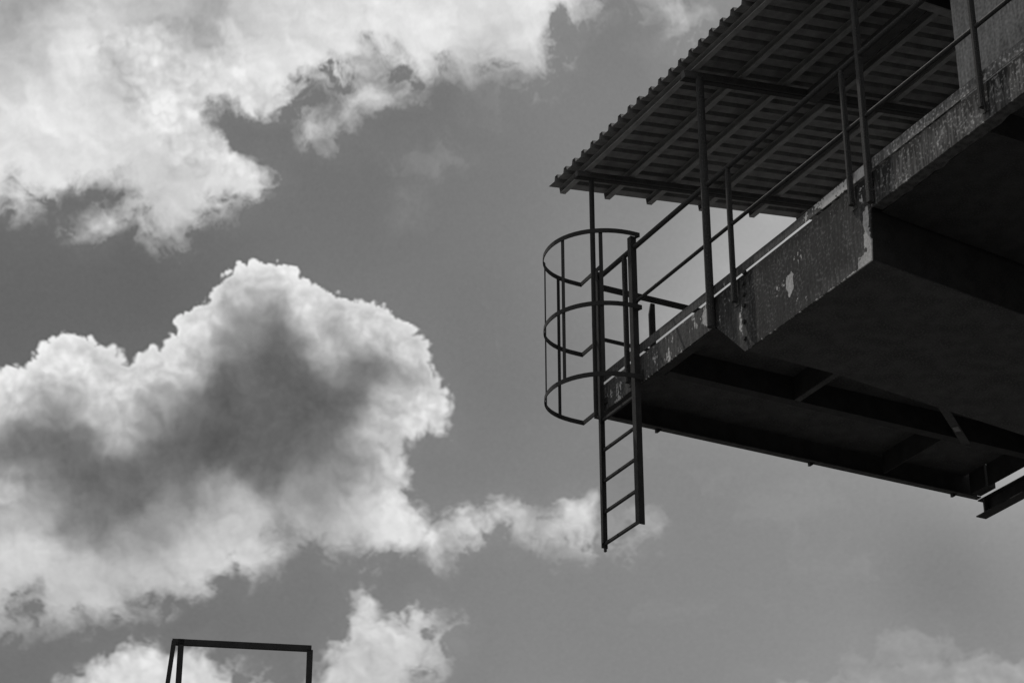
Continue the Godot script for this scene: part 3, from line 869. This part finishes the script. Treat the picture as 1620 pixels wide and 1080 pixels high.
func cloud_fields() -> void:
	cells_u = int(2.0 * REACH_U / CELL) + 1
	cells_v = int(2.0 * REACH_V / CELL) + 1
	var count := cells_u * cells_v
	edge_field.resize(count); wisp_field.resize(count); cap_field.resize(count); tone_field.resize(count); air_field.resize(count); gap_field.resize(count)
	edge_field.fill(-4.0); wisp_field.fill(0.7); cap_field.fill(1.0)
	for outline in CLOUD_OUTLINES:
		var raw: Array = outline[1]
		var n := raw.size() / 3
		var px := PackedFloat32Array(); var py := PackedFloat32Array(); var pw := PackedFloat32Array()
		var lo := Vector2(99, 99); var hi := Vector2(-99, -99)
		for i in n:
			px.append(raw[i * 3] * 0.01); py.append(raw[i * 3 + 1] * 0.01); pw.append(raw[i * 3 + 2] * 0.01)
			lo = lo.min(Vector2(px[i], py[i])); hi = hi.max(Vector2(px[i], py[i]))
		for iv in cells_v:
			var v := -REACH_V + iv * CELL
			if v < lo.y - 2.0 or v > hi.y + 2.0:
				continue
			for iu in cells_u:
				var u := -REACH_U + iu * CELL
				if u < lo.x - 2.0 or u > hi.x + 2.0:
					continue
				var best := 1e9
				var wisp := 0.5
				var within := false
				var j := n - 1
				for i in n:
					var ax := px[j]; var ay := py[j]
					var ex := px[i] - ax; var ey := py[i] - ay
					var t := clampf(((u - ax) * ex + (v - ay) * ey) / (ex * ex + ey * ey + 1e-9), 0.0, 1.0)
					var dx := u - ax - ex * t; var dy := v - ay - ey * t
					var d := dx * dx + dy * dy
					if d < best:
						best = d
						wisp = pw[j] + (pw[i] - pw[j]) * t
					if (ay > v) != (py[i] > v) and u < ex * (v - ay) / ey + ax:
						within = not within
					j = i
				var far := sqrt(best) * (1.0 if within else -1.0)
				var at := iv * cells_u + iu
				if far > edge_field[at]:
					edge_field[at] = far; wisp_field[at] = wisp; cap_field[at] = outline[0]
	for iv in cells_v:
		for iu in cells_u:
			var u := -REACH_U + iu * CELL
			var v := -REACH_V + iv * CELL
			var at := iv * cells_u + iu
			edge_field[at] = minf(edge_field[at], 1.2)
			for k in CLOUD_GAPS.size() / 4:
				var dx: float = u - CLOUD_GAPS[k * 4] * 0.01; var dy: float = v - CLOUD_GAPS[k * 4 + 1] * 0.01
				var r: float = CLOUD_GAPS[k * 4 + 2] * 0.015
				var d := (dx * dx + dy * dy) / (r * r)
				if d < 6.0:
					gap_field[at] = maxf(gap_field[at], CLOUD_GAPS[k * 4 + 3] * 0.0125 * exp(-d))
			tone_field[at] = spread(CLOUD_TONES, u, v, 0.22, 2.4)
			air_field[at] = spread(AIR_TONES, u, v, 2.0, 1.5)


func spread(list: Array, u: float, v: float, soft: float, power: float) -> float:
	var total := 0.0
	var weight := 0.0
	for k in list.size() / 3:
		var dx: float = u - list[k * 3] * 0.01
		var dy: float = v - list[k * 3 + 1] * 0.01
		var w := pow(dx * dx + dy * dy + soft, -power)
		total += w * list[k * 3 + 2]
		weight += w
	return total / weight


func pick(f: PackedFloat32Array, u: float, v: float) -> float:
	var x := clampf((u + REACH_U) / CELL, 0.0, cells_u - 1.001)
	var y := clampf((v + REACH_V) / CELL, 0.0, cells_v - 1.001)
	var i := int(x); var j := int(y)
	x -= i; y -= j
	var at := j * cells_u + i
	return lerpf(lerpf(f[at], f[at + 1], x), lerpf(f[at + cells_u], f[at + cells_u + 1], x), y)


func far_sky(d: Vector3) -> float:    # the same kind of sky, all round, as grey 0-255
	var air := 146.0 - 34.0 * clampf(d.y * 1.4, 0.0, 1.0)
	var bend := Vector3(far_bend.get_noise_3dv(d), far_bend.get_noise_3dv(d + Vector3(7, 0, 0)), far_bend.get_noise_3dv(d + Vector3(0, 9, 0))) * 0.22
	var q := (d + bend) * Vector3(1.0, 1.8, 1.0)
	var n := far_cloud.get_noise_3dv(q)
	var cover := smoothstep(-0.04, 0.24, n)
	var tone := 216.0 - 95.0 * smoothstep(0.0, 0.45, far_shade.get_noise_3dv(q) + n * 0.4)
	return lerpf(air, tone, cover * 0.92)


func near_sky(u: float, v: float) -> float:
	var wisp := pick(wisp_field, u, v)
	var a := warp_a.get_noise_2d(u, v)
	var b := warp_b.get_noise_2d(u, v)
	var push := 0.10 + 0.30 * wisp
	var uu := u + a * push; var vv := v + b * push
	var edge := pick(edge_field, uu, vv)
	var air := pick(air_field, u, v)
	if edge < -1.6:
		return air + 5.0 * smoothstep(0.1, 0.6, body.get_noise_2d(u * 0.7 + a, v * 1.3))
	var billow := absf(puff.get_noise_2d(u + a * 0.10, v + b * 0.10)) * 2.3 - 0.5
	var bump := fluff.get_noise_2d(u + a * 0.3, v + b * 0.3)
	var round := relief.get_noise_2d(u + a * 0.3, v + b * 0.3)
	var strand := clampf(0.55 + 1.25 * thread_noise.get_noise_2d(u * 0.9 + a * 0.5, v * 1.05 + b * 0.5), 0.0, 1.0)
	var inside := edge + billow * 0.17 * (1.0 - wisp) + round * 0.10 * (1.0 - wisp) + bump * 0.74 * wisp + 0.06 * smoothstep(0.25, 0.8, wisp)
	var soft := lerpf(0.012, 0.80, pow(wisp, 1.5))
	var thick := smoothstep(-soft, soft * 1.3, inside)
	var bite := (1.0 - strand) * lerpf(0.08, 0.80, smoothstep(0.1, 0.8, wisp)) * (1.0 - smoothstep(0.45, 1.2, inside))
	var gap := pick(gap_field, uu, vv)
	bite = clampf(bite + gap * (1.25 - strand * 0.9 - bump * 0.8), 0.0, 0.78)
	thick = clampf((thick - bite) / (1.0 - bite + 0.001), 0.0, 1.0)
	thick = pow(thick, 0.85)
	thick *= pick(cap_field, u, v)
	thick = maxf(thick, 0.13 * wisp * smoothstep(-1.0, 0.3, edge + bump * 0.5))
	var tone := pick(tone_field, uu + a * 0.10, vv + b * 0.10)
	var shade := body.get_noise_2d(u + a * 0.4, v + b * 0.4)
	var crisp := 1.0 - smoothstep(0.35, 0.75, wisp)
	# small billows catch the light from the upper right
	var lit := relief.get_noise_2d(u + a * 0.3 - 0.10, v + b * 0.3 - 0.16) - round
	tone += shade * 13.0 + bump * 4.0 - lit * lerpf(14.0, 34.0, crisp) * smoothstep(90.0, 190.0, tone) + (strand - 0.5) * 7.0 * wisp + billow * 12.0 * crisp * smoothstep(150.0, 205.0, tone)
	tone = lerpf(tone, 237.0, 0.55 * crisp * (1.0 - smoothstep(0.02, 0.28, inside)))
	var core := 1.0 - smoothstep(100.0, 165.0, tone)
	tone += core * (round * 5.0 + billow * 4.0 - 7.0)
	return lerpf(air, clampf(tone, 70.0, 241.0), thick)


func make_sky() -> Image:
	noise_of(warp_a, 11, 0.55, 4, FastNoiseLite.FRACTAL_FBM)
	noise_of(warp_b, 12, 0.55, 4, FastNoiseLite.FRACTAL_FBM)
	noise_of(puff, 13, 1.4, 3, FastNoiseLite.FRACTAL_FBM, 0.45)
	noise_of(fluff, 17, 0.75, 6, FastNoiseLite.FRACTAL_FBM, 0.57)
	noise_of(relief, 23, 0.9, 4, FastNoiseLite.FRACTAL_FBM, 0.42)
	noise_of(thread_noise, 14, 0.55, 6, FastNoiseLite.FRACTAL_RIDGED, 0.6)
	noise_of(body, 15, 0.28, 5, FastNoiseLite.FRACTAL_FBM, 0.52)
	noise_of(far_cloud, 16, 1.5, 6, FastNoiseLite.FRACTAL_FBM, 0.55)
	noise_of(far_bend, 18, 1.6, 4, FastNoiseLite.FRACTAL_FBM)
	noise_of(far_shade, 19, 1.1, 5, FastNoiseLite.FRACTAL_FBM)
	cloud_fields()
	var aim := aim_basis()
	var untip := Basis(aim.x, deg_to_rad(-SKY_TIP))      # panorama direction -> world direction
	var small := 640
	var bytes := PackedByteArray()
	bytes.resize(small * small)
	for row in small:
		var lat := (0.5 - (row + 0.5) / small) * PI
		for col in small:
			if lat < -0.02:
				bytes[row * small + col] = 150
				continue
			var lon := (col + 0.5) / small * TAU
			var d := untip * Vector3(sin(lon) * cos(lat), sin(lat), -cos(lon) * cos(lat))
			bytes[row * small + col] = int(lerpf(150.0, far_sky(d), smoothstep(0.0, 0.3, lat)))
	var sky := Image.create_from_data(small, small, false, Image.FORMAT_L8, bytes)
	sky.resize(SKY_WIDE, SKY_HIGH, Image.INTERPOLATE_CUBIC)
	var rng := RandomNumberGenerator.new()
	rng.seed = 5
	var back := aim.transposed() * untip
	# the window of the panorama in which the finely drawn clouds lie
	var mid := AIM_TURN / 360.0
	var first_row := int((0.5 - 75.5 / 180.0) * SKY_HIGH); var last_row := int((0.5 - 45.0 / 180.0) * SKY_HIGH)
	var tall := last_row - first_row
	var widest := mini(int(22.0 / 360.0 / cos(deg_to_rad(75.5)) * SKY_WIDE), SKY_WIDE / 3)
	var span := widest * 2
	var grey := PackedFloat32Array()
	grey.resize(tall * span)
	grey.fill(-1.0)
	for row in range(first_row, last_row):
		var lat := (0.5 - (row + 0.5) / SKY_HIGH) * PI
		var half := mini(int(22.0 / 360.0 / cos(lat) * SKY_WIDE), widest)
		for k in range(-half, half):
			var lon := (int(mid * SKY_WIDE) + k + 0.5) / SKY_WIDE * TAU
			var p := Vector3(sin(lon) * cos(lat), sin(lat), -cos(lon) * cos(lat))
			var q := back * p
			var u := -q.x / q.z * 57.29578
			var v := -q.y / q.z * 57.29578
			var out := maxf(absf(u) - 13.8, absf(v) - 9.4)
			if out > 5.0:
				continue
			var value := near_sky(u, v)
			if out > 0.0:
				value = lerpf(value, far_sky(untip * p), smoothstep(0.0, 5.0, out))
			grey[(row - first_row) * span + k + widest] = value
	# the renderer reads the sky through a smoothing filter; this undoes its blur
	for row in range(1, tall - 1):
		for k in range(1, span - 1):
			var at := row * span + k
			var value := grey[at]
			if value < 0.0:
				continue
			var cross := grey[at - 1] + grey[at + 1] + grey[at - span] + grey[at + span]
			var corners := grey[at - span - 1] + grey[at - span + 1] + grey[at + span - 1] + grey[at + span + 1]
			if minf(minf(grey[at - 1], grey[at + 1]), minf(grey[at - span], grey[at + span])) >= 0.0 and minf(minf(grey[at - span - 1], grey[at - span + 1]), minf(grey[at + span - 1], grey[at + span + 1])) >= 0.0:
				value += 1.35 * (value - (16.0 * value + 4.0 * cross + corners) / 36.0)
			value = clampf((value + rng.randfn() * 1.2) / 255.0, 0.0, 1.0)
			sky.set_pixel(posmod(int(mid * SKY_WIDE) + k - widest, SKY_WIDE), row + first_row, Color(value, value, value))
	return sky
